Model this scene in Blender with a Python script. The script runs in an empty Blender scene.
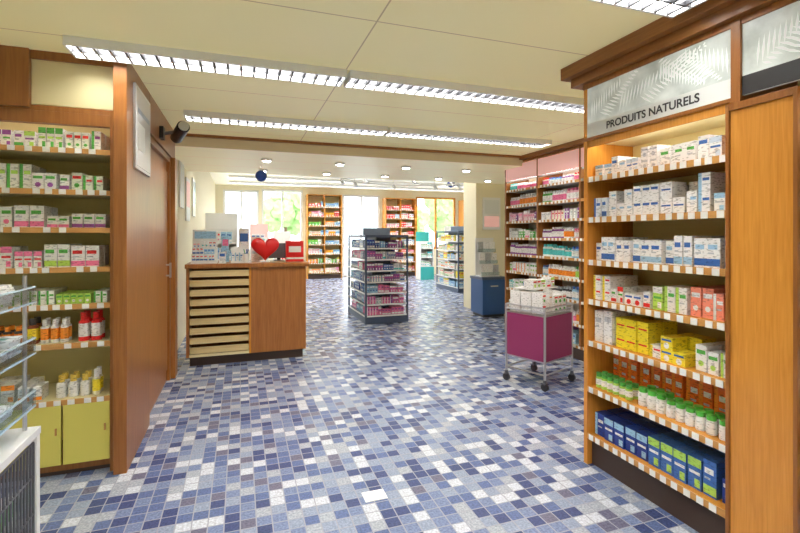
import bpy, bmesh, math, random
from mathutils import Vector, Matrix
random.seed(7)
R=random.random; U=random.uniform; C=random.choice
scene=bpy.context.scene
try:
    scene.view_settings.view_transform='Standard'
    scene.view_settings.look='None'
except Exception: pass

# ---------------------------------------------------------------- materials
MATS={}
def nt(name):
    m=bpy.data.materials.new(name); m.use_nodes=True; MATS[name]=m
    return m,m.node_tree.nodes,m.node_tree.links,m.node_tree.nodes['Principled BSDF']
def mat(name,col,rough=.5,metal=0,emit=0,ecol=None,alpha=1):
    m,n,l,b=nt(name)
    b.inputs['Base Color'].default_value=(*col,1)
    b.inputs['Roughness'].default_value=rough
    b.inputs['Metallic'].default_value=metal
    if emit:
        b.inputs['Emission Color'].default_value=(*(ecol or col),1)
        b.inputs['Emission Strength'].default_value=emit
    if alpha<1: b.inputs['Alpha'].default_value=alpha
    return m
def wood(name,c1,c2,scale=(12,12,1.2),rough=.32):
    m,n,l,b=nt(name)
    tc=n.new('ShaderNodeTexCoord'); mp=n.new('ShaderNodeMapping'); mp.inputs['Scale'].default_value=scale
    ns=n.new('ShaderNodeTexNoise'); ns.inputs['Scale'].default_value=3; ns.inputs['Detail'].default_value=6; ns.inputs['Distortion'].default_value=.6
    cr=n.new('ShaderNodeValToRGB')
    cr.color_ramp.elements[0].position=.3; cr.color_ramp.elements[0].color=(*c1,1)
    cr.color_ramp.elements[1].position=.7; cr.color_ramp.elements[1].color=(*c2,1)
    l.new(tc.outputs['Object'],mp.inputs[0]); l.new(mp.outputs[0],ns.inputs['Vector']); l.new(ns.outputs['Fac'],cr.inputs[0]); l.new(cr.outputs[0],b.inputs['Base Color'])
    b.inputs['Roughness'].default_value=rough
    return m
wood('wood_brown',(.27,.095,.020),(.37,.145,.034),(22,22,1.2))
wood('wood_oak',(.62,.245,.035),(.74,.325,.055),(30,30,1.5),.22)
wood('wood_counter',(.30,.105,.022),(.43,.17,.040),(22,22,1.2))
wood('wood_shelf',(.58,.28,.07),(.68,.36,.11),(2,2,20))
wood('wood_cornice',(.26,.10,.026),(.36,.15,.038),(20,1.5,20))
wood('drawer_front',(.74,.56,.25),(.82,.66,.34),(1.5,20,20))
mat('cream',(.84,.74,.42),.5)
mat('cream_wall',(.87,.80,.58),.7)
mat('shelf_back',(.82,.72,.34),.6)
mat('shelf_back_white',(.90,.86,.72),.6)
mat('white',(.88,.88,.86),.4)
mat('white_gloss',(.9,.9,.9),.2)
mat('label',(.92,.92,.9),.5)
mat('olive_door',(.74,.66,.14),.4)
mat('dark_kick',(.06,.035,.025),.5)
mat('dark',(.03,.03,.035),.4)
mat('louvre',(.05,.05,.055),.35,.6)
mat('slate',(.08,.11,.18),.4)
mat('slate_light',(.24,.30,.40),.4)
mat('blue_bin',(.03,.10,.28),.4)
mat('maroon',(.30,.035,.13),.45)
mat('metal',(.6,.6,.62),.3,.9)
mat('metal_dark',(.18,.18,.2),.4,.8)
mat('red',(.75,.015,.015),.3)
mat('blue_ball',(.02,.08,.40),.3)
mat('teal',(.05,.45,.42),.5)
mat('grey_strip',(.80,.82,.80),.5)
mat('pink_sign',(.88,.52,.50),.5,emit=.3,ecol=(.9,.5,.45))
mat('tray',(.55,.70,.82),.25)
mat('lamp_emit',(1,1,1),.5,emit=35,ecol=(1,.985,.95))
mat('shelf_lamp',(1,1,1),.5,emit=12,ecol=(1,.985,.95))
mat('spot_emit',(1,1,1),.5,emit=40,ecol=(1,.96,.88))
mat('foliage',(.30,.50,.18),.8)
mat('bark',(.15,.09,.05),.9)
# packaging: colour attribute + fine printed marks
m,n,l,b=nt('pack'); a=n.new('ShaderNodeAttribute'); a.attribute_name='Col'; b.inputs['Roughness'].default_value=.33
tc=n.new('ShaderNodeTexCoord'); mp=n.new('ShaderNodeMapping'); mp.inputs['Scale'].default_value=(45,45,150); ns=n.new('ShaderNodeTexNoise'); ns.inputs['Scale'].default_value=1; ns.inputs['Detail'].default_value=1
l.new(tc.outputs['Object'],mp.inputs[0]); l.new(mp.outputs[0],ns.inputs['Vector'])
mr=n.new('ShaderNodeMapRange'); mr.inputs['From Min'].default_value=.56; mr.inputs['From Max'].default_value=.66; mr.inputs['To Min'].default_value=1.05; mr.inputs['To Max'].default_value=.62; l.new(ns.outputs['Fac'],mr.inputs['Value'])
sc_=n.new('ShaderNodeVectorMath'); sc_.operation='SCALE'; l.new(a.outputs['Color'],sc_.inputs[0]); l.new(mr.outputs[0],sc_.inputs['Scale']); l.new(sc_.outputs[0],b.inputs['Base Color'])
def glassmat(name,tint,f):
    m,n,l,b=nt(name)
    o=[x for x in n if x.type=='OUTPUT_MATERIAL'][0]
    t=n.new('ShaderNodeBsdfTransparent'); t.inputs[0].default_value=(*tint,1); g=n.new('ShaderNodeBsdfGlossy'); g.inputs['Roughness'].default_value=.03; mx=n.new('ShaderNodeMixShader'); mx.inputs[0].default_value=f
    l.new(t.outputs[0],mx.inputs[1]); l.new(g.outputs[0],mx.inputs[2]); l.new(mx.outputs[0],o.inputs[0])
glassmat('glass',(.97,.99,.99),.05)
glassmat('acrylic',(.85,.92,.95),.18)
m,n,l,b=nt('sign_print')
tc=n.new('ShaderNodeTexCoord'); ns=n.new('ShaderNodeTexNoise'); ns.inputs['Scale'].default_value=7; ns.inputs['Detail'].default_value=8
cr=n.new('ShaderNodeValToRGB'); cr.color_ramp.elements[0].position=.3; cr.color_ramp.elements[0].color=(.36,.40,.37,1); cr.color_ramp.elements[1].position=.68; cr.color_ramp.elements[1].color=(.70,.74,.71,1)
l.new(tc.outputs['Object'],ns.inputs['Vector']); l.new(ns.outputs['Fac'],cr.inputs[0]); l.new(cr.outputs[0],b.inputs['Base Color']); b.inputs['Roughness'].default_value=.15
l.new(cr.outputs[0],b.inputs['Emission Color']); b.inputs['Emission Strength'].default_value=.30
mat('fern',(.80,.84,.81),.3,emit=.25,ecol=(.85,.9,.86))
# floor tiles
m,n,l,b=nt('floor_tiles')
tc=n.new('ShaderNodeTexCoord')
def vm(op,a,bv=None):
    x=n.new('ShaderNodeVectorMath'); x.operation=op; l.new(a,x.inputs[0])
    if bv is not None: x.inputs[1].default_value=bv
    return x
S=1/.074
sc=vm('MULTIPLY',tc.outputs['Object'],(S,S,0))
fl=vm('FLOOR',sc.outputs[0]); fr=vm('FRACTION',sc.outputs[0])
wn=n.new('ShaderNodeTexWhiteNoise'); wn.noise_dimensions='2D'; l.new(fl.outputs[0],wn.inputs['Vector'])
cr=n.new('ShaderNodeValToRGB'); cr.color_ramp.interpolation='CONSTANT'
cols=[(0,(.56,.59,.66)),(.13,(.26,.31,.43)),(.33,(.10,.14,.29)),(.52,(.17,.215,.37)),(.70,(.045,.065,.175)),(.83,(.36,.39,.46)),(.93,(.13,.13,.20))]
e=cr.color_ramp.elements
e[0].position=0; e[0].color=(*cols[0][1],1); e[1].position=cols[1][0]; e[1].color=(*cols[1][1],1)
for p,c in cols[2:]:
    q=e.new(p); q.color=(*c,1)
l.new(wn.outputs['Value'],cr.inputs[0])
ns=n.new('ShaderNodeTexNoise'); ns.inputs['Scale'].default_value=90; ns.inputs['Detail'].default_value=3; l.new(tc.outputs['Object'],ns.inputs['Vector'])
mr=n.new('ShaderNodeMapRange'); mr.inputs['From Min'].default_value=.3; mr.inputs['From Max'].default_value=.7; mr.inputs['To Min'].default_value=.68; mr.inputs['To Max'].default_value=1.32; l.new(ns.outputs['Fac'],mr.inputs['Value'])
mul=n.new('ShaderNodeVectorMath'); mul.operation='SCALE'; l.new(cr.outputs[0],mul.inputs[0]); l.new(mr.outputs[0],mul.inputs['Scale'])
ce=vm('SUBTRACT',fr.outputs[0],(.5,.5,0)); ab=vm('ABSOLUTE',ce.outputs[0]); sx=n.new('ShaderNodeSeparateXYZ'); l.new(ab.outputs[0],sx.inputs[0])
mxm=n.new('ShaderNodeMath'); mxm.operation='MAXIMUM'; l.new(sx.outputs[0],mxm.inputs[0]); l.new(sx.outputs[1],mxm.inputs[1])
gt=n.new('ShaderNodeMath'); gt.operation='GREATER_THAN'; gt.inputs[1].default_value=.46; l.new(mxm.outputs[0],gt.inputs[0])
mix=n.new('ShaderNodeMix'); mix.data_type='RGBA'; l.new(gt.outputs[0],mix.inputs[0]); l.new(mul.outputs[0],mix.inputs[6]); mix.inputs[7].default_value=(.33,.34,.40,1)
l.new(mix.outputs[2],b.inputs['Base Color']); b.inputs['Roughness'].default_value=.27
bp=n.new('ShaderNodeBump'); bp.inputs['Strength'].default_value=.15; bp.inputs['Distance'].default_value=.01; inv=n.new('ShaderNodeMath'); inv.operation='SUBTRACT'; inv.inputs[0].default_value=1; l.new(gt.outputs[0],inv.inputs[1]); l.new(inv.outputs[0],bp.inputs['Height']); l.new(bp.outputs[0],b.inputs['Normal'])
# ceiling panels; they are no lamps, a faint glow is added as ambient fill
def ceilmat(name,col,px,py,fill_glow=.2,ox=0,oy=0):
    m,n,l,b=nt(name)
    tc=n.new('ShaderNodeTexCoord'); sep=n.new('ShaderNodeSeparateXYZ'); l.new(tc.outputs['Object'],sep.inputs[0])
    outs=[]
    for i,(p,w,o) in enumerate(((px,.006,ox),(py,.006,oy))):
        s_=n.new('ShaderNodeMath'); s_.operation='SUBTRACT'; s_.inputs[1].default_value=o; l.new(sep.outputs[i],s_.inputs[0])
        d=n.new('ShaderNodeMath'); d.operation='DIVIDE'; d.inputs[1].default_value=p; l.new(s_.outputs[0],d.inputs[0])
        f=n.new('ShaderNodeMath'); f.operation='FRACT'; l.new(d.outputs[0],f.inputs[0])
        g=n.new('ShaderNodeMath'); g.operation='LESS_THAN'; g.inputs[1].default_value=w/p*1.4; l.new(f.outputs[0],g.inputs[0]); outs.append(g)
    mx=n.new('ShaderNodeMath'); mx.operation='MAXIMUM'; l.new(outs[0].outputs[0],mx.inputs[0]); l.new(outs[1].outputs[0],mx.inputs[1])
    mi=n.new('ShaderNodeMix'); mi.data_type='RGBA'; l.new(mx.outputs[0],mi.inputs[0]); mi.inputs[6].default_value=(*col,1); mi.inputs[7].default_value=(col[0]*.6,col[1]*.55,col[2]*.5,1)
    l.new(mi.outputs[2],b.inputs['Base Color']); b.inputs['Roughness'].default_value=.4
    l.new(mi.outputs[2],b.inputs['Emission Color']); b.inputs['Emission Strength'].default_value=fill_glow
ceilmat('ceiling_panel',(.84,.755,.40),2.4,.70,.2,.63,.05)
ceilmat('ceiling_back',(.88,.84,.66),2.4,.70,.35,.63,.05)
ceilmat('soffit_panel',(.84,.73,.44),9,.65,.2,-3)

# ---------------------------------------------------------------- mesh builder
class MB:
    def __init__(s): s.v=[];s.f=[];s.m=[];s.c=[];s.names=[]
    def mi(s,mn):
        if mn not in s.names: s.names.append(mn)
        return s.names.index(mn)
    def face(s,pts,mn,col=(1,1,1)):
        k=len(s.v); s.v+=[tuple(p) for p in pts]; s.f.append(tuple(range(k,k+len(pts)))); s.m.append(s.mi(mn)); s.c.append(col)
    def box(s,x0,x1,y0,y1,z0,z1,mn,col=(1,1,1)):
        if x0>x1:x0,x1=x1,x0
        if y0>y1:y0,y1=y1,y0
        k=len(s.v)
        s.v+=[(x0,y0,z0),(x1,y0,z0),(x1,y1,z0),(x0,y1,z0),(x0,y0,z1),(x1,y0,z1),(x1,y1,z1),(x0,y1,z1)]
        i=s.mi(mn)
        for q in ((0,3,2,1),(4,5,6,7),(0,1,5,4),(1,2,6,5),(2,3,7,6),(3,0,4,7)):
            s.f.append(tuple(k+a for a in q)); s.m.append(i); s.c.append(col)
    def lathe(s,cx,cy,z,prof,mn,cols,n=10):
        k=len(s.v); i=s.mi(mn)
        for r,h in prof:
            for a in range(n):
                t=2*math.pi*a/n; s.v.append((cx+r*math.cos(t),cy+r*math.sin(t),z+h))
        for j in range(len(prof)-1):
            c=cols[j] if isinstance(cols,list) else cols
            for a in range(n):
                b_=(a+1)%n
                s.f.append((k+j*n+a,k+j*n+b_,k+(j+1)*n+b_,k+(j+1)*n+a)); s.m.append(i); s.c.append(c)
        s.f.append(tuple(k+a for a in reversed(range(n)))); s.m.append(i); s.c.append(cols[0] if isinstance(cols,list) else cols)
        q=k+(len(prof)-1)*n
        s.f.append(tuple(q+a for a in range(n))); s.m.append(i); s.c.append(cols[-1] if isinstance(cols,list) else cols)
    def cyl(s,cx,cy,z0,z1,r,mn,col=(1,1,1),n=16): s.lathe(cx,cy,z0,[(r,0),(r,z1-z0)],mn,col,n)
    def tube(s,p,q,r,mn,col=(1,1,1),n=8):
        p=Vector(p);q=Vector(q);d=(q-p).normalized(); u=d.orthogonal().normalized(); w=d.cross(u)
        k=len(s.v); i=s.mi(mn)
        for o in (p,q):
            for a in range(n):
                t=2*math.pi*a/n; s.v.append(tuple(o+r*(math.cos(t)*u+math.sin(t)*w)))
        for a in range(n):
            b_=(a+1)%n; s.f.append((k+a,k+b_,k+n+b_,k+n+a)); s.m.append(i); s.c.append(col)
        s.f.append(tuple(k+a for a in reversed(range(n)))); s.m.append(i); s.c.append(col)
        s.f.append(tuple(k+n+a for a in range(n))); s.m.append(i); s.c.append(col)
    def fbox(s,F,s0,s1,t0,t1,z0,z1,mn,col=(1,1,1)):
        ox,oy,ax,ay,bx,by=F
        s.box(ox+ax*s0+bx*t0,ox+ax*s1+bx*t1,oy+ay*s0+by*t0,oy+ay*s1+by*t1,z0,z1,mn,col)
    def fquad(s,F,s0,s1,t,z0,z1,mn,col=(1,1,1)):
        ox,oy,ax,ay,bx,by=F
        P=lambda a,z:(ox+ax*a+bx*t,oy+ay*a+by*t,z)
        s.face([P(s0,z0),P(s1,z0),P(s1,z1),P(s0,z1)],mn,col)
    def build(s,name,bevel=0,smooth=False,M=None,parent=None):
        me=bpy.data.meshes.new(name); me.from_pydata(s.v,[],s.f)
        for mn in s.names: me.materials.append(MATS[mn])
        me.polygons.foreach_set('material_index',s.m)
        ca=me.color_attributes.new('Col','FLOAT_COLOR','CORNER')
        buf=[]
        for f,c in zip(s.f,s.c):
            for _ in f: buf+=[c[0],c[1],c[2],1]
        ca.data.foreach_set('color',buf)
        if smooth: me.polygons.foreach_set('use_smooth',[True]*len(s.f))
        me.update()
        o=bpy.data.objects.new(name,me); scene.collection.objects.link(o)
        if M is not None: o.matrix_world=M
        if bevel:
            bm=o.modifiers.new('bevel','BEVEL'); bm.width=bevel; bm.segments=2; bm.limit_method='ANGLE'
        if parent: o.parent=parent
        return o
def simple(name,x0,x1,y0,y1,z0,z1,mn,bevel=0):
    b=MB(); b.box(x0,x1,y0,y1,z0,z1,mn); return b.build(name,bevel)

# ---------------------------------------------------------------- products
W=(.90,.90,.89); BL=(.05,.16,.5); LB=(.35,.6,.8); GR=(.10,.45,.08); LG=(.45,.72,.12); YE=(.92,.76,.04); OR=(.92,.3,.03); RD=(.78,.03,.03); PK=(.85,.2,.4); PU=(.3,.08,.35); NV=(.015,.05,.32); CR_=(.9,.85,.7); DK=(.05,.05,.06); TQ=(.1,.6,.6); GY=(.55,.58,.62)
def row_boxes(mb,F,s0,s1,z,hr,wr,dep,des,room=.22,t0=.03,rows=2,k=(1,4),gap=.004,style=None):
    s=s0
    while s<s1-wr[0]:
        body,band,acc=C(des); w=U(*wr); h=U(*hr); cnt=random.randint(*k); st=2 if (2*h<room and R()<.5) else 1
        off=U(0,.02); sty=random.randint(0,3) if style is None else style
        for i in range(cnt):
            if s+w>s1: break
            t=t0+off+U(0,.010)
            for r in range(rows):
                for q in range(st if R()<.85 else 1):
                    tt=t+r*(dep+.012); zz=z+.001+q*(h+.001)
                    mb.fbox(F,s,s+w,tt,tt+dep,zz,zz+h,'pack',body)
                    if r==0:
                        ft=tt-.0008
                        if sty==0:
                            mb.fquad(F,s,s+w,ft,zz+h*.06,zz+h*.30,'pack',band); mb.fquad(F,s+w*.1,s+w*.8,ft,zz+h*.62,zz+h*.78,'pack',acc); mb.fquad(F,s+w*.1,s+w*.55,ft,zz+h*.46,zz+h*.52,'pack',GY)
                        elif sty==1:
                            mb.fquad(F,s,s+w*.28,ft,zz,zz+h,'pack',band); mb.fquad(F,s+w*.36,s+w*.92,ft,zz+h*.6,zz+h*.74,'pack',acc); mb.fquad(F,s+w*.36,s+w*.8,ft,zz+h*.38,zz+h*.44,'pack',GY)
                        elif sty==2:
                            mb.fquad(F,s,s+w,ft,zz+h*.72,zz+h,'pack',band); mb.fquad(F,s+w*.1,s+w*.9,ft,zz+h*.48,zz+h*.58,'pack',acc); mb.fquad(F,s+w*.5,s+w*.9,ft,zz+h*.08,zz+h*.34,'pack',band)
                        else:
                            mb.fquad(F,s+w*.1,s+w*.9,ft,zz+h*.66,zz+h*.82,'pack',acc)
                            cs,cz,rr=s+w*.5,zz+h*.3,min(w,h)*.24
                            mb.fquad(F,cs-rr,cs+rr,ft,cz-rr*.6,cz+rr*.6,'pack',band); mb.fquad(F,cs-rr*.6,cs+rr*.6,ft-.0003,cz-rr,cz+rr,'pack',band)
                if r==0 and R()<.12: break
            s+=w+gap
        s+=U(.002,.012)
def row_bottles(mb,F,s0,s1,z,hr,rr,des,t0=.05,rows=2,k=(2,5),cap=.2):
    s=s0; ox,oy,ax,ay,bx,by=F
    while s<s1-2*rr[0]:
        body,lab,cp=C(des); r=U(*rr); h=U(*hr)
        for i in range(random.randint(*k)):
            if s+2*r>s1: break
            for q in range(rows):
                t=t0+r+q*(2*r+.006); ss=s+r
                mb.lathe(ox+ax*ss+bx*t,oy+ay*ss+by*t,z+.001,[(r*.96,0),(r,.004),(r,h*.15),(r,h*.62),(r,h*(1-cap-.08)),(r*.55,h*(1-cap)),(r*.6,h*(1-cap)),(r*.6,h)],'pack',[body,body,lab,body,body,cp,cp],9)
            s+=2*r+.006
        s+=U(.003,.012)
def row_jars(mb,F,s0,s1,z,hr,rr,des,t0=.04,rows=2,k=(3,6)):
    s=s0; ox,oy,ax,ay,bx,by=F
    while s<s1-2*rr[0]:
        body,lab,cp=C(des); r=U(*rr); h=U(*hr)
        for i in range(random.randint(*k)):
            if s+2*r>s1: break
            for q in range(rows):
                t=t0+r+q*(2*r+.006); ss=s+r
                mb.lathe(ox+ax*ss+bx*t,oy+ay*ss+by*t,z+.001,[(r*.95,0),(r,h*.05),(r,h*.2),(r,h*.6),(r*.98,h*.72),(r*.8,h*.74),(r*.85,h*.75),(r*.85,h)],'pack',[body,body,lab,body,body,cp,cp],12)
            s+=2*r+.005
        s+=U(.002,.01)
def shelf_unit(name,F,Wd,D,H,levels,frame='wood_oak',back='shelf_back',plank='wood_shelf',base=.12,z0=0,dividers=(),th=.022,labels=True,kick='dark_kick',bevel=.002,side=.03,build=True,top=True):
    b=MB()
    b.fbox(F,0,side,0,D,z0,H,frame); b.fbox(F,Wd-side,Wd,0,D,z0,H,frame)
    for d in dividers: b.fbox(F,d-side/2,d+side/2,0,D,z0+base,H,frame)
    b.fbox(F,side,Wd-side,D-.02,D,z0,H,back)
    b.fbox(F,side,Wd-side,.005,D-.02,H-.03,H,frame)
    if base: b.fbox(F,side,Wd-side,.03,.06,z0,z0+base-.02,kick)
    for z in levels:
        b.fbox(F,side,Wd-side,.006,D-.02,z-th,z,plank)
        if labels:
            b.fbox(F,side,Wd-side,.001,.006,z-th-.006,z+.004,'wood_shelf')
            s=side+.02
            while s<Wd-side-.05:
                if R()<.9: b.fbox(F,s,s+.036,-.003,.001,z-.026,z+.004,'label')
                s+=U(.055,.085)
    if build: return b.build(name,bevel)
    return b

# ---------------------------------------------------------------- shell
H=2.45
simple('floor',-2.6,9.2,-3,15.2,-.05,0,'floor_tiles')
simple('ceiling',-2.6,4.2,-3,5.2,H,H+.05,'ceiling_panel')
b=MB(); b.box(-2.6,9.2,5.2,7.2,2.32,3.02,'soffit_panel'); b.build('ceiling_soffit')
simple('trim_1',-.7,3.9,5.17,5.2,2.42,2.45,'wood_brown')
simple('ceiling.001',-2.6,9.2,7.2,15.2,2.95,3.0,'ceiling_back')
simple('wall_front',-2.6,2.5,-3.05,-3,0,H,'cream_wall')
simple('wall_left',-2.65,-2.6,-3,3.55,0,H,'cream_wall')
simple('wall_left.001',-2.6,-.72,3.55,3.6,0,H,'cream_wall')
simple('wall_left.002',-.79,-.72,3.6,15.2,0,3.0,'cream_wall')
simple('wall_right',2.42,2.47,-3,2.44,0,H,'cream_wall')
simple('wall_right.001',2.47,4.05,2.39,2.44,0,H,'cream_wall')
simple('wall_right.002',4.0,4.05,2.44,5.7,0,H,'cream_wall')
simple('wall_right.003',4.05,9.2,5.65,5.7,0,3.0,'cream_wall')
simple('wall_right.004',9.2,9.25,5.7,15.2,0,3.0,'cream_wall')
simple('wall_pillar',4.12,5.0,7.5,8.0,0,2.95,'cream_wall')
b=MB()
ops=[(-.5,.55,.9,2.8),(.64,1.91,.9,2.85),(3.22,4.52,0,2.75),(5.85,7.40,.9,2.75)]
x=-2.6
for a,c,lo,hi in ops:
    b.box(x,a,15,15.2,0,3.0,'cream_wall')
    if lo>0: b.box(a,c,15,15.2,0,lo,'cream_wall')
    b.box(a,c,15,15.2,hi,3.0,'cream_wall'); x=c
b.box(x,9.2,15,15.2,0,3.0,'cream_wall'); b.build('wall_back')
for i,(a,c,lo,hi) in enumerate(ops):
    b=MB(); fw=.06; mnm='wood_oak' if i==3 else 'white'
    lo_=lo if lo>0 else .002
    a+=.002; c-=.002; hi-=.002
    b.box(a,a+fw,15.02,15.12,lo_,hi,mnm); b.box(c-fw,c,15.02,15.12,lo_,hi,mnm); b.box(a+fw,c-fw,15.02,15.12,hi-fw,hi,mnm); b.box(a+fw,c-fw,15.02,15.12,lo_,lo_+fw,mnm)
    mid=(a+c)/2; b.box(mid-.03,mid+.03,15.02,15.12,lo_+fw,hi-fw,mnm)
    b.box(a+fw,mid-.03,15.06,15.07,lo_+fw,hi-fw,'glass'); b.box(mid+.03,c-fw,15.06,15.07,lo_+fw,hi-fw,'glass')
    b.build('window_%d'%(i+1) if i!=2 else 'door_1')
m,n,l,bb=nt('pavement'); bb.inputs['Base Color'].default_value=(.62,.61,.59,1); bb.inputs['Roughness'].default_value=.9
simple('pavement',-15,25,15.2,45,-.1,-.02,'pavement')
def tree(name,x,y,s):
    b=MB(); b.lathe(x,y,-.02,[(.16*s,0),(.12*s,1*s),(.07*s,2.2*s)],'bark',(1,1,1),10)
    bm=bmesh.new()
    for i in range(14):
        a=U(0,6.28); rr=U(0,.9)*s
        c=Vector((x+rr*math.cos(a),y+rr*math.sin(a),U(1.6,3.3)*s)); r=U(.45,.8)*s
        res=bmesh.ops.create_icosphere(bm,subdivisions=3,radius=r,matrix=Matrix.Translation(c))
        for v in res['verts']: v.co=c+(v.co-c)*U(.8,1.15)
    k=len(b.v); b.v+=[tuple(v.co) for v in bm.verts]
    bm.verts.index_update(); fi=b.mi('foliage')
    for f in bm.faces: b.f.append(tuple(k+v.index for v in f.verts)); b.m.append(fi); b.c.append((1,1,1))
    bm.free(); b.build(name)
tree('tree',2.1,23,.95); tree('tree',9.4,25,.8); tree('tree',13.0,27,1.2)

# ---------------------------------------------------------------- ceiling lights
def fixture(name,x0,x1,yc,z=H,w=.20):
    b=MB()
    b.box(x0,x1,yc-w/2,yc-w/2+.012,z-.05,z,'white'); b.box(x0,x1,yc+w/2-.012,yc+w/2,z-.05,z,'white')
    b.box(x0,x0+.012,yc-w/2+.012,yc+w/2-.012,z-.05,z,'white'); b.box(x1-.012,x1,yc-w/2+.012,yc+w/2-.012,z-.05,z,'white')
    b.box(x0+.012,x1-.012,yc-w/2+.012,yc+w/2-.012,z-.012,z-.004,'lamp_emit')
    b.box(x0+.012,x1-.012,yc-.005,yc+.005,z-.05,z-.013,'louvre')
    x=x0+.06
    while x<x1-.03:
        b.box(x-.006,x+.006,yc-w/2+.012,yc-.005,z-.05,z-.028,'louvre'); b.box(x-.006,x+.006,yc+.005,yc+w/2-.012,z-.05,z-.028,'louvre'); x+=.075
    b.build(name)
fixture('fluorescent_ceiling_light',-.88,.64,2.94); fixture('fluorescent_ceiling_light',.66,2.95,2.94)
fixture('fluorescent_ceiling_light',-.45,1.35,4.30); fixture('fluorescent_ceiling_light',1.37,3.25,4.30)
fixture('fluorescent_ceiling_light',-1.9,1.88,1.47); fixture('fluorescent_ceiling_light',-1.9,1.88,0.0); fixture('fluorescent_ceiling_light',-1.9,1.88,-1.5)
for yy,x0,x1 in ((7.9,-.3,3.9),(9.9,-.3,8),(11.4,-.3,8),(12.7,-.3,8),(14.0,-.3,8)): fixture('fluorescent_ceiling_light',x0,x1,yy,2.95,.22)
b=MB()
for x in (.3,1.2,2.1,3.0,3.9):
    for y in (5.75,6.7):
        b.lathe(x,y,2.295,[(.055,0),(.065,.01),(.065,.024)],'white',(1,1,1),16); b.cyl(x,y,2.291,2.2945,.045,'spot_emit')
b.build('recessed_spotlights')

# ---------------------------------------------------------------- right near shelves
F=(2.0,2.28,0,-1,1,0)
lv=[1.75,1.505,1.248,1.01,.757,.477,.19]
D=.38
b=shelf_unit('x',F,2.3,D,2.32,[],build=False,side=.03,base=0,back='shelf_back')
def bay(b,s0,s1,lv):
    for z in lv:
        b.fbox(F,s0,s1,.006,D-.02,z-.02,z,'wood_oak')
        b.fbox(F,s0,s1,.0,.006,z-.03,z+.003,'wood_shelf')
        s=s0+.015
        while s<s1-.04:
            b.fbox(F,s,s+.034,-.003,0,z-.03,z+.002,'label'); s+=U(.05,.075)
bay(b,.03,.89,lv); bay(b,1.16,2.27,lv)
b.fbox(F,.905,1.145,-.02,D-.02,0.12,1.93,'wood_oak'); b.fbox(F,.89,.905,-.03,D-.02,0,1.96,'wood_brown'); b.fbox(F,1.145,1.16,-.03,D-.02,0,1.96,'wood_brown'); b.fbox(F,.905,1.145,-.015,D-.02,0,.12,'dark_kick'); b.fbox(F,.905,1.145,-.03,D-.02,1.93,1.96,'wood_brown')
b.fbox(F,.90,.94,-.012,D-.02,1.96,2.32,'wood_brown'); b.fbox(F,.03,.89,.02,D-.02,1.962,1.985,'cream'); b.fbox(F,1.16,2.27,.02,D-.02,1.962,1.985,'cream')
b.fbox(F,.06,.86,.03,.07,1.952,1.961,'shelf_lamp'); b.fbox(F,1.2,2.23,.03,.07,1.952,1.961,'shelf_lamp')
b.fbox(F,.03,.89,.004,.014,1.932,1.99,'wood_oak'); b.fbox(F,1.16,2.27,.004,.014,1.932,1.99,'wood_oak')
b.fbox(F,.03,.89,.035,.06,0,.16,'dark_kick'); b.fbox(F,1.16,2.27,.035,.06,0,.16,'dark_kick')
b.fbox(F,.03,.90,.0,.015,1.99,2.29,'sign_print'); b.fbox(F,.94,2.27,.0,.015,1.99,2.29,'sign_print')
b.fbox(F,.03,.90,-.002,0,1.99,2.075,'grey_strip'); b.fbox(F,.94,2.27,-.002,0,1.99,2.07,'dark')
b.fbox(F,.0,2.3,-.006,.02,2.29,2.32,'wood_brown'); b.fbox(F,.0,.9,-.006,.0,1.972,1.99,'wood_brown')
b.fbox(F,-.07,2.35,-.04,D,2.32,2.375,'wood_cornice'); b.fbox(F,-.11,2.4,-.085,D,2.375,2.449,'wood_cornice')
def fern(b,s,z,ang,L,x=.0015):
    n_=22
    for i in range(n_):
        f=i/n_; cs=s+math.cos(ang)*L*f; cz=z+math.sin(ang)*L*f
        l_=.11*(1-f)+.01
        for sd in (-1,1):
            a2=ang+sd*1.0
            ex=cs+math.cos(a2)*l_; ez=cz+math.sin(a2)*l_; wx=math.cos(ang)*.007; wz=math.sin(ang)*.007
            pts=[(cs,cz),((cs+ex)/2+wx,(cz+ez)/2+wz),(ex,ez),((cs+ex)/2-wx,(cz+ez)/2-wz)]
            if all(2.08<p[1]<2.288 and (.035<p[0]<.895 or .945<p[0]<2.2) for p in pts):
                b.face([(2.0-x,2.28-p[0],p[1]) for p in pts],'fern')
fern(b,.05,2.08,.55,.5); fern(b,.28,2.085,.35,.55,.002); fern(b,.88,2.1,2.6,.5,.0025); fern(b,.55,2.28,-.6,.4,.003); fern(b,1.0,2.09,.5,.5); fern(b,1.35,2.26,-2.6,.5,.002); fern(b,1.5,2.1,.4,.5)
nat=b.build('wooden_display_shelf',.002)
tx=bpy.data.curves.new('sign_text','FONT'); tx.body='PRODUITS NATURELS'; tx.size=.058; tx.extrude=.0005; tx.offset=.0012; tx.align_x='CENTER'; tx.align_y='CENTER'
to=bpy.data.objects.new('sign_text',tx); scene.collection.objects.link(to); to.data.materials.append(MATS['dark']); to.location=(1.996,2.28-.47,2.033); to.rotation_euler=(math.pi/2,0,-math.pi/2); to.parent=nat
p=MB()
wb=[(W,LB,BL),(W,W,BL),(W,GY,GY),((.78,.84,.9),BL,BL),(W,(.6,.7,.8),BL),(W,LB,GY),(W,W,LB),(W,W,GR)]
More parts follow.
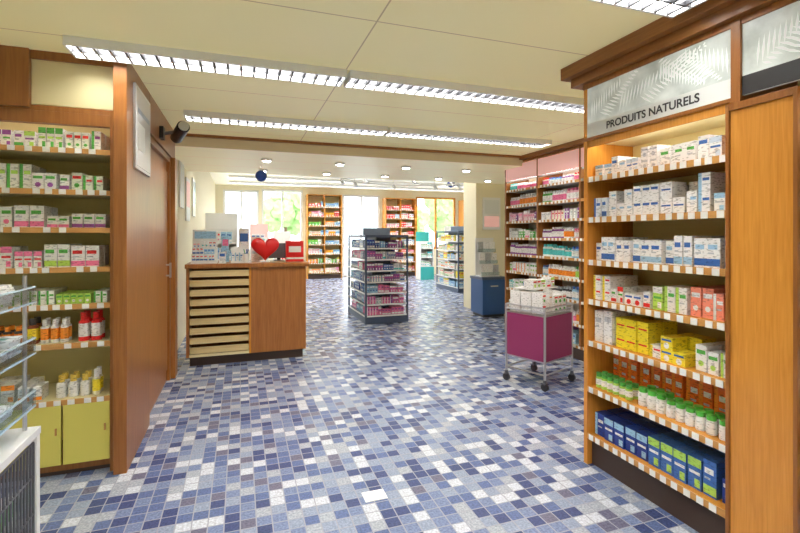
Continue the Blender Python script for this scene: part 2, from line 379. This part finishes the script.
for a,c in ((.045,.88),(1.17,2.25)):
    row_boxes(p,F,a,c-.32,lv[0],(.06,.11),(.035,.06),.10,wb,k=(1,3),room=.16); row_boxes(p,F,c-.31,c,lv[0],(.09,.16),(.045,.08),.12,wb,k=(1,2),room=0)
    row_boxes(p,F,a,c,lv[1],(.05,.12),(.035,.07),.10,wb,k=(1,3),room=.19)
    row_boxes(p,F,a,c,lv[2],(.09,.15),(.04,.075),.12,[(W,BL,LB),(W,LB,BL),(W,BL,BL),(W,NV,LB),(W,W,BL)],k=(1,3),room=.2,style=0)
    row_boxes(p,F,a,a+.4,lv[3],(.06,.11),(.035,.06),.1,[(W,RD,GR),(W,LG,GR),(W,LB,RD),(W,YE,RD),(W,RD,BL)],k=(1,3),room=.18)
    row_boxes(p,F,a+.41,a+.62,lv[3],(.11,.14),(.05,.08),.12,[(W,GR,LG),(LG,W,GR),(W,LG,GR)],k=(1,2),room=0)
    row_boxes(p,F,a+.62,c,lv[3],(.12,.15),(.045,.07),.12,[((.9,.30,.2),W,W),(W,OR,RD),(CR_,OR,RD)],k=(1,2),room=0)
    row_boxes(p,F,a,a+.15,lv[4],(.17,.2),(.06,.07),.12,[(W,W,GY)],room=0)
    row_boxes(p,F,a+.16,c-.2,lv[4],(.05,.09),(.04,.07),.1,[(YE,YE,RD),((.85,.9,.05),GR,GR),(YE,W,BL),(W,YE,RD)],k=(1,3),room=.18)
    row_boxes(p,F,c-.19,c,lv[4],(.09,.13),(.04,.055),.1,[(W,LG,GR),(YE,RD,DK),(YE,W,GR)],room=0)
    row_jars(p,F,a,a+.3,lv[5],(.075,.09),(.018,.023),[(YE,LG,GR),(LG,W,GR)],rows=2)
    row_jars(p,F,a+.31,c,lv[5],(.085,.11),(.023,.028),[(W,LG,(.08,.55,.05)),(W,YE,(.15,.6,.1)),(W,W,(.1,.5,.06))],rows=2)
    row_boxes(p,F,a,c,lv[5],(.19,.235),(.05,.07),.09,[((.90,.18,.02),OR,W),((.85,.10,.03),W,YE)],t0=.165,rows=1,room=0)
    row_boxes(p,F,a,c,lv[6],(.10,.17),(.05,.075),.08,[(NV,LB,W),((.03,.10,.42),W,LB),(BL,LG,W),(NV,W,W)],rows=3,gap=.006,k=(1,4),room=.2)
p.build('medicine_boxes')

# ---------------------------------------------------------------- right far bays
F2=(3.55,5.63,0,-1,1,0); WB=3.1
lv2=[2.02,1.80,1.585,1.36,1.135,.90,.66,.40,.16]
b=shelf_unit('x',F2,WB,.40,2.40,lv2,frame='wood_brown',back='shelf_back_white',plank='white',base=.14,dividers=(.75,1.52,2.3),build=False)
for a,c in ((.03,.735),(.765,1.505),(1.535,2.285),(2.315,3.07)):
    b.fbox(F2,a,c,.0,.012,2.15,2.36,'pink_sign')
    b.fbox(F2,a,c,.012,.03,2.13,2.15,'white'); b.fbox(F2,a+.03,c-.03,.05,.08,2.145,2.16,'shelf_lamp')
b.fbox(F2,-.03,WB+.03,-.05,.4,2.40,2.449,'wood_cornice')
b.build('wooden_display_shelf',.002)
p=MB()
pal=[(W,PK,W),((.85,.5,.6),W,PK),(W,TQ,TQ),(W,LG,GR),(DK,W,GY),(W,OR,W),(PU,W,W),(LB,W,BL),(CR_,PK,RD),(W,W,GY),(GR,W,W)]
for zi,z in enumerate(lv2):
    for a,c in ((.05,.72),(.78,1.49),(1.55,2.27),(2.33,3.05)):
        q=[C(pal) for _ in range(4)]
        if zi==0: row_bottles(p,F2,a,c,z,(.07,.10),(.016,.024),q)
        elif zi==8: row_boxes(p,F2,a,c,z,(.1,.16),(.06,.1),.12,q,room=0)
        elif R()<.65: row_bottles(p,F2,a,c,z,(.11,.16),(.018,.028),q)
        else: row_boxes(p,F2,a,c,z,(.08,.14),(.035,.06),.08,q,room=0)
p.build('cosmetic_products')

# ---------------------------------------------------------------- left cabinet
F3=(-1.95,3.12,1,0,0,1); WL=1.25
lv3=[1.90,1.66,1.44,1.21,.996,.77,.445]
b=shelf_unit('x',F3,WL,.42,2.14,lv3,frame='wood_brown',back='shelf_back',plank='cream',base=0,build=False)
b.fbox(F3,.03,WL-.03,.03,.4,.03,.07,'wood_brown'); b.fbox(F3,.03,WL-.03,.05,.4,.0,.03,'dark_kick')
for a,c in ((.035,.50),(.505,.975),(.985,WL-.032)):
    b.fbox(F3,a,c,.0,.02,.075,.418,'olive_door'); b.fbox(F3,c-.028,c-.018,-.008,0,.25,.29,'wood_shelf')
b.fbox(F3,.03,WL-.03,.004,.014,2.04,2.11,'wood_brown'); b.fbox(F3,.06,WL-.06,.03,.06,2.095,2.109,'shelf_lamp')  # lamp strip added out of view behind the valance, to brighten the shelves
b.build('wooden_display_shelf',.002)
b=MB(); b.box(-1.95,-.70,3.14,3.54,2.145,2.40,'cream'); b.box(-1.95,-1.12,3.10,3.139,2.12,2.449,'wood_brown'); b.box(-1.12,-.70,3.12,3.14,2.40,2.449,'wood_brown'); b.build('wall_cabinet_fascia',.002)
simple('side_partition_panel',-.70,-.63,3.06,3.78,0,2.449,'wood_brown',.003)
p=MB()
hb=[(W,GR,PU),(W,GR,LG),((.8,.85,.75),GR,RD),(W,LG,PU),(W,PU,GR)]
row_boxes(p,F3,.04,1.2,lv3[0],(.08,.125),(.035,.06),.1,hb,room=0,k=(1,3))
row_boxes(p,F3,.04,1.2,lv3[1],(.09,.15),(.04,.065),.1,hb,room=0,k=(1,3))
row_boxes(p,F3,.04,1.2,lv3[2],(.07,.13),(.04,.07),.1,[(LG,GR,PU),(W,GR,PU),((.55,.75,.25),W,GR),(W,PU,GR),(W,PK,GR)],room=0,k=(1,3))
row_boxes(p,F3,.04,1.2,lv3[3],(.07,.14),(.035,.07),.1,[(W,LG,GR),((.85,.8,.5),RD,OR),(W,PK,RD),(W,GR,BL),(LG,W,W)],room=0,k=(1,3))
row_boxes(p,F3,.04,1.2,lv3[4],(.05,.09),(.025,.04),.1,[(LG,W,GR),((.25,.6,.3),W,W),(W,GR,GR),(W,LG,GR)],k=(2,6),room=0)
row_bottles(p,F3,.5,1.02,lv3[5],(.10,.17),(.02,.03),[((.45,.12,.03),OR,W),((.3,.08,.03),YE,DK),(W,OR,W),(DK,OR,OR),(W,W,GR),(W,RD,W)],cap=.25,k=(1,3))
row_bottles(p,F3,1.04,1.2,lv3[5],(.16,.18),(.028,.032),[(RD,W,RD)],cap=.25)
row_boxes(p,F3,.04,.75,lv3[6],(.07,.12),(.04,.07),.1,[(W,OR,GY),(W,YE,OR)],room=0)
row_boxes(p,F3,.76,.92,lv3[6],(.08,.12),(.04,.06),.1,[(W,OR,GY),(W,YE,OR)],room=0)
row_bottles(p,F3,.93,1.2,lv3[6],(.12,.16),(.02,.027),[(W,OR,OR),(W,W,(.85,.6,.1)),(CR_,YE,W)],cap=.3,k=(1,3))
p.build('herbal_remedy_boxes')

b=MB()
b.box(-.71,-.67,3.80,4.90,0.0,2.10,'wood_counter'); b.box(-.71,-.64,3.78,3.83,0,2.15,'wood_brown'); b.box(-.71,-.64,4.87,4.92,0,2.15,'wood_brown'); b.box(-.71,-.64,3.83,4.87,2.10,2.15,'wood_brown')
b.box(-.67,-.655,3.88,4.82,.12,2.0,'wood_counter')
b.tube((-.62,4.75,1.0),(-.62,4.75,1.14),.01,'metal'); b.tube((-.66,4.75,1.02),(-.62,4.75,1.02),.008,'metal'); b.tube((-.66,4.75,1.12),(-.62,4.75,1.12),.008,'metal')
b.build('cupboard_front',.003)
simple('trim_2',-.715,-.63,3.785,5.16,2.16,2.448,'wood_brown',.003)
simple('trim_3',-.715,-.60,4.93,5.10,0,2.155,'wood_counter',.003)
b=MB(); b.box(-.629,-.615,3.22,3.72,1.82,2.35,'metal'); b.box(-.6155,-.612,3.24,3.70,1.84,2.33,'white_gloss'); b.box(-.6125,-.611,3.28,3.66,2.18,2.21,'slate_light'); b.box(-.6125,-.611,3.28,3.5,1.95,2.12,'grey_strip'); b.build('framed_notice')
b=MB(); b.box(-.63,-.60,4.20,4.30,2.2,2.30,'dark'); b.tube((-.60,4.25,2.25),(-.50,4.25,2.27),.015,'metal_dark'); b.tube((-.52,4.36,2.24),(-.44,4.12,2.29),.05,'dark',n=16); b.tube((-.44,4.12,2.29),(-.435,4.10,2.293),.04,'metal',n=16); b.build('wall_spotlight')

# ---------------------------------------------------------------- sales counter
x0,xm,x1,y0,y1=-.54,.10,.71,5.28,5.95
b=MB()
b.box(x0+.03,x1-.03,y0+.05,y1-.03,0,.10,'dark_kick')
b.box(xm,x1,y0,y1,.10,1.045,'wood_counter'); b.box(x0,x0+.03,y0,y1,.10,1.045,'wood_counter'); b.box(x0+.03,xm,y0+.3,y1,.10,1.045,'wood_brown'); b.box(x0+.03,xm,y0,y0+.3,.10,.13,'cream')
b.box(x0-.01,x1+.03,y0-.03,y1+.02,1.045,1.09,'wood_counter')
N=9; hh=(1.045-.13)/N
for i in range(N):
    z=.13+i*hh
    b.box(x0+.03,xm,y0+.03,y0+.3,z,z+.008,'wood_brown')
    b.box(x0+.035,xm-.012,y0,y0+.015,z+.008,z+.074,'drawer_front'); b.box(x0+.035,xm-.012,y0-.010,y0,z+.068,z+.078,'drawer_front')
    b.box(x0+.035,xm-.012,y0+.015,y0+.28,z+.008,z+.016,'drawer_front')
b.box(xm-.01,xm+.012,y0-.006,y0,.10,1.045,'wood_oak')
b.build('sales_counter',.003)
b=MB(); n1,n2=48,8; k=0; cx,cy,cz=.27,5.45,1.09
def hp(t): return (16*math.sin(t)**3/17*.165, (13*math.cos(t)-5*math.cos(2*t)-2*math.cos(3*t)-math.cos(4*t))/17*.16)
ringidx=[]
for side in (-1,1):
    for j in range(n2+1):
        r=math.sin(j/n2*math.pi/2) ; th=.045*math.cos(j/n2*math.pi/2)
        ring=[]
        for i in range(n1):
            hx,hz=hp(2*math.pi*i/n1); b.v.append((cx+hx*r,cy+side*th,cz+.165+hz*r)); ring.append(len(b.v)-1)
        ringidx.append(ring)
        if j>0:
            a,c=ringidx[-2],ringidx[-1]
            for i in range(n1):
                q=(i+1)%n1; b.f.append((a[i],a[q],c[q],c[i]) if side<0 else (a[q],a[i],c[i],c[q])); b.m.append(b.mi('red')); b.c.append((1,1,1))
b.box(cx-.05,cx+.05,cy-.03,cy+.03,1.091,1.10,'white'); b.build('heart_ornament',smooth=True)
b=MB(); b.box(.50,.70,5.42,5.5,1.091,1.33,'red'); b.box(.53,.67,5.418,5.42,1.2,1.27,'label'); b.box(.50,.70,5.418,5.42,1.12,1.14,'label'); b.build('red_gift_box',.003)
b=MB(); Fc=(-.50,5.33,1,0,0,1)
for i,(z,t) in enumerate(((1.091,0),(1.16,.07),(1.23,.14))):
    b.fbox(Fc,0,.26,t,t+.07,1.091,z+.03,'white')
    row_boxes(b,Fc,.01,.25,z+.03,(.05,.08),(.025,.04),.05,[(LB,W,BL),(W,BL,RD),(W,TQ,W),(W,RD,W)],t0=t+.008,rows=1,room=0)
b.fbox(Fc,0,.26,.21,.22,1.091,1.46,'white'); b.fquad(Fc,.02,.24,.208,1.36,1.44,'pack',LB)
b.build('counter_display_rack')
b=MB(); Fc=(-.10,5.36,1,0,0,1)
b.fbox(Fc,0,.18,0,.12,1.091,1.11,'white'); row_boxes(b,Fc,.0,.18,1.11,(.08,.11),(.035,.045),.08,[(W,LB,BL),(W,PK,W)],rows=1,t0=.02,room=0); b.fbox(Fc,0,.18,.12,.13,1.091,1.27,'white'); b.build('counter_display_rack')
b=MB()
for (x,y,w,h,c) in ((-.20,5.55,.08,.30,LB),(-.02,5.62,.12,.38,W),(.12,5.66,.10,.28,(.9,.75,.7)),(-.22,5.32,.07,.12,W)):
    b.box(x,x+w,y,y+.004,1.096,1.096+h,'pack',c); b.box(x-.004,x+w+.004,y-.02,y+.03,1.091,1.096,'white'); b.fquad((x,y,1,0,0,1),w*.12,w*.88,-.001,1.096+h*.6,1.096+h*.85,'pack',C([RD,BL,PK])); b.fquad((x,y,1,0,0,1),w*.12,w*.7,-.001,1.096+h*.3,1.096+h*.4,'pack',GY)
b.build('counter_card_signs')
b=MB(); b.lathe(.06,5.38,1.091,[(.035,0),(.038,.1)],'white',(1,1,1),14)
for i in range(5): b.tube((.06+.012*math.cos(i*1.3),5.38+.012*math.sin(i*1.3),1.19),(.06+.03*math.cos(i*1.3),5.38+.03*math.sin(i*1.3),1.24),.004,'pack',C([BL,RD,DK,GR]),n=6)
b.build('pen_pot')
b=MB(); b.box(.38,.5,5.68,5.8,1.0905,1.1,'metal_dark'); b.box(.42,.46,5.72,5.74,1.1,1.12,'dark'); b.box(.32,.56,5.72,5.74,1.12,1.30,'metal_dark'); b.build('cash_register_screen')

# ---------------------------------------------------------------- gondolas
def gondola(name,pname,x0,x1,y0,y1,h,pal,nl=6):
    b=MB(); p=MB(); d=.24
    b.box(x0+.01,x1-.01,y0+.01,y1-.01,0,.12,'slate'); b.box(x0+d,x1-d,y0+d,y1-d,.12,h,'slate_light')
    for (x,y) in ((x0,y0),(x1-.03,y0),(x0,y1-.03),(x1-.03,y1-.03)): b.box(x,x+.03,y,y+.03,.0,h,'slate')
    b.box(x0,x1,y0,y1,h,h+.04,'slate')
    b.box(x0+d,x1-d,y0+.20,y0+d,.12,h,'slate')
    b.box(x0+d*.5,x1-d*.5,(y0+y1)/2-.01,(y0+y1)/2+.01,h+.04,h+.16,'slate_light')
    st=(h-.12)/nl
    for i in range(nl):
        z=.13+i*st
        b.box(x0+.004,x1-.004,y0+.004,y1-.004,z-.012,z,'slate')
        b.box(x0+.03,x1-.03,y0-.004,y0+.003,z-.02,z+.004,'label'); b.box(x0-.004,x0+.003,y0+.03,y1-.03,z-.02,z+.004,'label'); b.box(x1-.003,x1+.004,y0+.03,y1-.03,z-.02,z+.004,'label')
        q=[C(pal) for _ in range(4)]
        hh=(st*.5,st*.75)
        row_boxes(p,(x0,y0,1,0,0,1),.04,x1-x0-.04,z,hh,(.03,.05),.07,q,rows=2,room=0)
        row_boxes(p,(x0,y1,0,-1,1,0),.04,y1-y0-.25,z,hh,(.04,.08),.07,[C(pal) for _ in range(4)],rows=2,room=0)
        row_boxes(p,(x1,y0,0,1,-1,0),.25,y1-y0-.04,z,hh,(.04,.08),.07,[C(pal) for _ in range(4)],rows=2,room=0)
    b.build(name,.002); p.build(pname)
gondola('gondola_shelf','packaged_products',1.84,2.56,6.9,8.1,1.36,[(W,BL,PK),(LB,BL,W),((.4,.45,.6),W,BL),(PU,W,PK),(BL,W,W),(W,TQ,GY),(NV,W,LB),(PK,W,PU)],nl=7)
gondola('gondola_shelf','packaged_products',4.95,5.62,9.9,11.2,1.46,[(W,YE,OR),(CR_,GR,RD),(YE,W,RD),(W,BL,LB),(LB,W,BL),(W,OR,GR)])

# ---------------------------------------------------------------- blue chest with leaflet stand
b=MB(); bx0,bx1,by0,by1=3.86,4.32,6.8,7.22
b.box(bx0+.03,bx1-.03,by0+.03,by1-.03,0,.05,'dark'); b.box(bx0,bx1,by0,by1,.05,.64,'blue_bin'); b.box(bx0-.012,bx1+.012,by0-.012,by1+.012,.64,.68,'slate'); b.box(bx0+.04,bx1-.04,by0-.006,by0,.12,.58,'blue_bin'); b.box(bx0+.15,bx0+.29,by0-.018,by0-.006,.52,.54,'metal')
b.build('blue_storage_chest',.004)
b=MB(); Fb=(3.90,6.92,1,0,0,1)
b.fbox(Fb,0,.36,0,.2,.681,.70,'white'); b.fbox(Fb,0,.36,.2,.21,.70,1.35,'white')
for i,z in enumerate((.70,.90,1.10)):
    b.fbox(Fb,0,.36,.06*i,.06*i+.006,z,z+.06,'acrylic')
    for j in range(3): b.fbox(Fb,.01+j*.118,.11+j*.118,.06*i+.012,.06*i+.03,z+.003,z+.18,'pack',C([W,LB,W,GY,W]))
b.build('leaflet_holder')
b=MB(); b.box(4.25,4.62,7.475,7.498,1.5,2.1,'white'); b.box(4.28,4.59,7.47,7.475,1.55,1.75,'pink_sign'); b.box(4.28,4.59,7.47,7.475,1.8,2.05,'grey_strip'); b.build('wall_poster')

# ---------------------------------------------------------------- rolling cart
M=Matrix.Translation((2.57,3.42,0))@Matrix.Rotation(math.radians(20.5),4,'Z')
b=MB(); lx,ly=.46,.42
for x in (0.0,lx):
    for y in (0.0,ly):
        b.tube((x,y,.09),(x,y,.74),.011,'metal'); b.tube((x,y,.075),(x,y,.10),.016,'metal_dark'); b.box(x-.02,x+.02,y-.012,y+.012,.062,.075,'metal_dark')
        b.tube((x-.011,y,.036),(x+.011,y,.036),.035,'dark',n=16)
for q in ((.012,lx-.012,-.005,.005),(.012,lx-.012,ly-.005,ly+.005),(-.005,.005,.012,ly-.012),(lx-.005,lx+.005,.012,ly-.012)): b.box(*q,.26,.66,'maroon')
b.box(.0,lx,.0,ly,.245,.26,'metal'); b.box(0,lx,0,ly,.66,.675,'metal')
for z in (.74,.14,.70):
    for p_,q_ in (((0,0),(lx,0)),((lx,0),(lx,ly)),((lx,ly),(0,ly)),((0,ly),(0,0))): b.tube((*p_,z),(*q_,z),.008,'metal')
b.build('rolling_cart',M=M)
p=MB(); Fk=(.02,.015,1,0,0,1); pl=[(W,RD,GY),(W,LG,RD),(W,LB,GY),(W,W,OR),(W,GR,RD)]
row_boxes(p,Fk,0,.42,.675,(.08,.10),(.045,.08),.11,pl,room=.21,rows=3,t0=.005); row_boxes(p,Fk,.02,.40,.90,(.06,.12),(.05,.08),.1,pl,rows=1,t0=.12,room=0,k=(1,2))
p.fbox(Fk,.02,.41,.115,.36,.887,.899,'white')
p.build('discount_boxes',M=M)

# ---------------------------------------------------------------- foreground left leaflet rack & table
b=MB(); fx=-.76; yb=2.22; ya=1.35
b.box(fx-.55,fx,ya,yb,.60,.63,'white_gloss')
for x in (fx-.54,fx-.03):
    for y in (ya+.01,yb-.04): b.box(x,x+.03,y,y+.03,0,.60,'white')
b.box(fx-.5,fx-.03,ya+.04,yb-.04,.1,.12,'white')
for i in range(30):
    y=ya+.05+i*(yb-ya-.09)/29; b.tube((fx-.012,y,.12),(fx-.012,y,.58),.005,'metal_dark',n=6)
for z in (.14,.3,.45,.58): b.tube((fx-.012,ya+.04,z),(fx-.012,yb-.04,z),.005,'metal_dark',n=6)
Fw=(fx-.02,yb-.06,0,-1,-1,0); row_boxes(b,Fw,.0,.7,.12,(.2,.3),(.08,.14),.1,[(W,LB,BL),(W,GR,GY),(GY,W,W)],rows=1,room=0)
b.build('white_side_table',.002)
b=MB()
for x in (fx-.45,fx-.04):
    for y in (ya+.02,yb-.04): b.tube((x,y,.632),(x,y,1.24),.008,'metal')
for z in (.74,.95,1.155):
    b.box(fx-.46,fx-.02,ya,yb-.01,z-.012,z-.006,'acrylic')
    b.box(fx-.02,fx-.014,ya,yb-.01,z-.02,z+.035,'acrylic'); b.box(fx-.021,fx-.013,ya,yb-.01,z+.035,z+.041,'tray'); b.box(fx-.021,fx-.013,ya,yb-.01,z-.026,z-.02,'tray')
    b.box(fx-.46,fx-.45,ya,yb-.01,z-.012,z+.1,'acrylic')
    b.box(fx-.46,fx-.02,yb-.016,yb-.01,z-.012,z+.045,'acrylic')
    y=ya+.02
    while y<yb-.15:
        w=U(.09,.13); c=C([W,(.8,.85,.9),W,(.3,.5,.7),(.85,.8,.8)]); zz=z-.005
        for q in range(random.randint(3,7)):
            o=U(0,.012); b.box(fx-.26-o,fx-.035-o,y,y+w,zz,zz+.009,'pack',c); zz+=.0095
        b.box(fx-.20,fx-.06,y+.015,y+w*.5,zz,zz+.0005,'pack',C([BL,TQ,RD,GY])); y+=w+.01
b.build('leaflet_rack')

b=MB(); b.box(.62,.74,2.31,2.40,0,.004,'label'); b.build('floor_access_plate')
# ---------------------------------------------------------------- back area
def backshelf(x0,x1,h,pal):
    Fq=(x0,14.6,1,0,0,1); lv=[.2+i*(h-.3)/8 for i in range(8)]
    shelf_unit('wooden_display_shelf',Fq,x1-x0,.38,h,lv,frame='wood_oak',back='shelf_back',plank='wood_shelf',base=.15,dividers=[(x1-x0)/2])
    p=MB()
    for z in lv:
        for a,c in ((.05,(x1-x0)/2-.03),((x1-x0)/2+.03,x1-x0-.05)):
            q=[C(pal) for _ in range(3)]; row_boxes(p,Fq,a,c,z,(.10,.18),(.06,.1),.1,q,rows=1,room=0)
    p.build('packaged_products')
pb=[(W,YE,OR),(GR,W,LG),(RD,W,W),(W,PK,RD),(LB,W,BL),(W,W,GR),(OR,W,YE),(CR_,OR,RD)]
backshelf(2.0,3.12,2.7,pb); backshelf(4.6,5.7,2.65,[(W,PK,RD),(RD,W,W),(W,LB,BL),(W,OR,RD)]); backshelf(7.5,8.5,2.65,pb)
def stand(name,x0,x1,y0,y1,h,hdr,pal):
    b=MB(); b.box(x0,x1,y0,y1,0,.1,'white'); b.box(x0,x0+.02,y0,y1,.1,h,'white'); b.box(x1-.02,x1,y0,y1,.1,h,'white'); b.box(x0+.02,x1-.02,y1-.02,y1,.1,h,'white'); b.box(x0,x1,y1-.03,y1,h,h+.3,hdr); b.box(x0,x1,y0-.01,y0,.0,.4,hdr)
    Fq=(x0,y0,1,0,0,1)
    nn=int((h-.45)/.28)+1
    for i in range(nn):
        z=.42+i*.28
        b.box(x0+.02,x1-.02,y0,y1-.02,z-.02,z,'white'); row_boxes(b,Fq,.03,x1-x0-.03,z,(.12,.2),(.05,.09),.1,[C(pal) for _ in range(3)],rows=1,room=0)
    b.build(name,.002)
stand('promotional_stand',-.6,-.05,8.6,9.0,1.5,'white',[(W,PK,RD),(LB,W,BL)])
stand('promotional_stand',.2,.6,10.4,10.8,1.35,'pink_sign',[(W,PK,RD),(W,TQ,BL)])
stand('promotional_stand',.9,1.4,13.4,13.8,1.2,'white',[(W,YE,RD),(W,TQ,BL),(RD,W,W)])
stand('promotional_stand',5.3,5.75,13.2,13.6,1.2,'teal',[(W,TQ,GR)])
stand('promotional_stand',6.4,6.9,13.4,13.8,1.4,'white',[(W,PU,PK),(DK,W,GY)])
b=MB()
for i,(y,z,c) in enumerate(((6.2,1.75,'grey_strip'),(6.9,1.6,'pink_sign'),(7.8,1.7,'tray'))):
    b.box(-.718,-.70,y,y+.45,z,z+.6,'white'); b.box(-.70,-.697,y+.04,y+.41,z+.2,z+.55,c)
b.build('wall_poster')
def ball(x,y,z,r,top):
    b=MB(); prof=[(max(.001,r*math.sin(math.pi*i/16)),r-r*math.cos(math.pi*i/16)) for i in range(17)]
    b.lathe(x,y,z-r,prof,'blue_ball',(1,1,1),24); b.tube((x,y,z+r),(x,y,top),.003,'metal'); b.build('hanging_ball_ornament',smooth=True)
ball(.26,6.3,2.18,.075,2.32); ball(5.05,10.5,2.70,.10,2.95)
b=MB()
cx,cy=3.2,9.0; pr=None
for i in range(33):
    a=math.pi*2*i/32; q=(cx+1.3*math.cos(a),cy+.6*math.sin(a),2.52)
    if pr: b.tube(pr,q,.022,'white')
    pr=q
for i in range(8):
    a=math.pi*2*i/8; x,y=cx+1.3*math.cos(a),cy+.6*math.sin(a); b.tube((x,y,2.52),(x,y,2.95),.006,'metal'); b.tube((x,y,2.50),(x+.04,y-.04,2.42),.035,'metal',n=12)
b.build('curved_track_light')

# ---------------------------------------------------------------- world, sun, camera
w=bpy.data.worlds.new('World'); scene.world=w; w.use_nodes=True
w.node_tree.nodes['Background'].inputs[0].default_value=(.90,.95,1,1); w.node_tree.nodes['Background'].inputs[1].default_value=5.0
sd=bpy.data.lights.new('sun','SUN'); sd.energy=4; sd.angle=.02; so=bpy.data.objects.new('sun',sd); so.rotation_euler=(math.radians(40),0,math.radians(25)); scene.collection.objects.link(so)
cd=bpy.data.cameras.new('camera'); co=bpy.data.objects.new('camera',cd); scene.collection.objects.link(co)
co.location=(0,0,1.4); co.rotation_euler=(math.pi/2,0,math.radians(-19.3)); cd.lens=456/800*36; cd.sensor_width=36; cd.shift_y=-31.5/800; cd.clip_start=.05
scene.camera=co
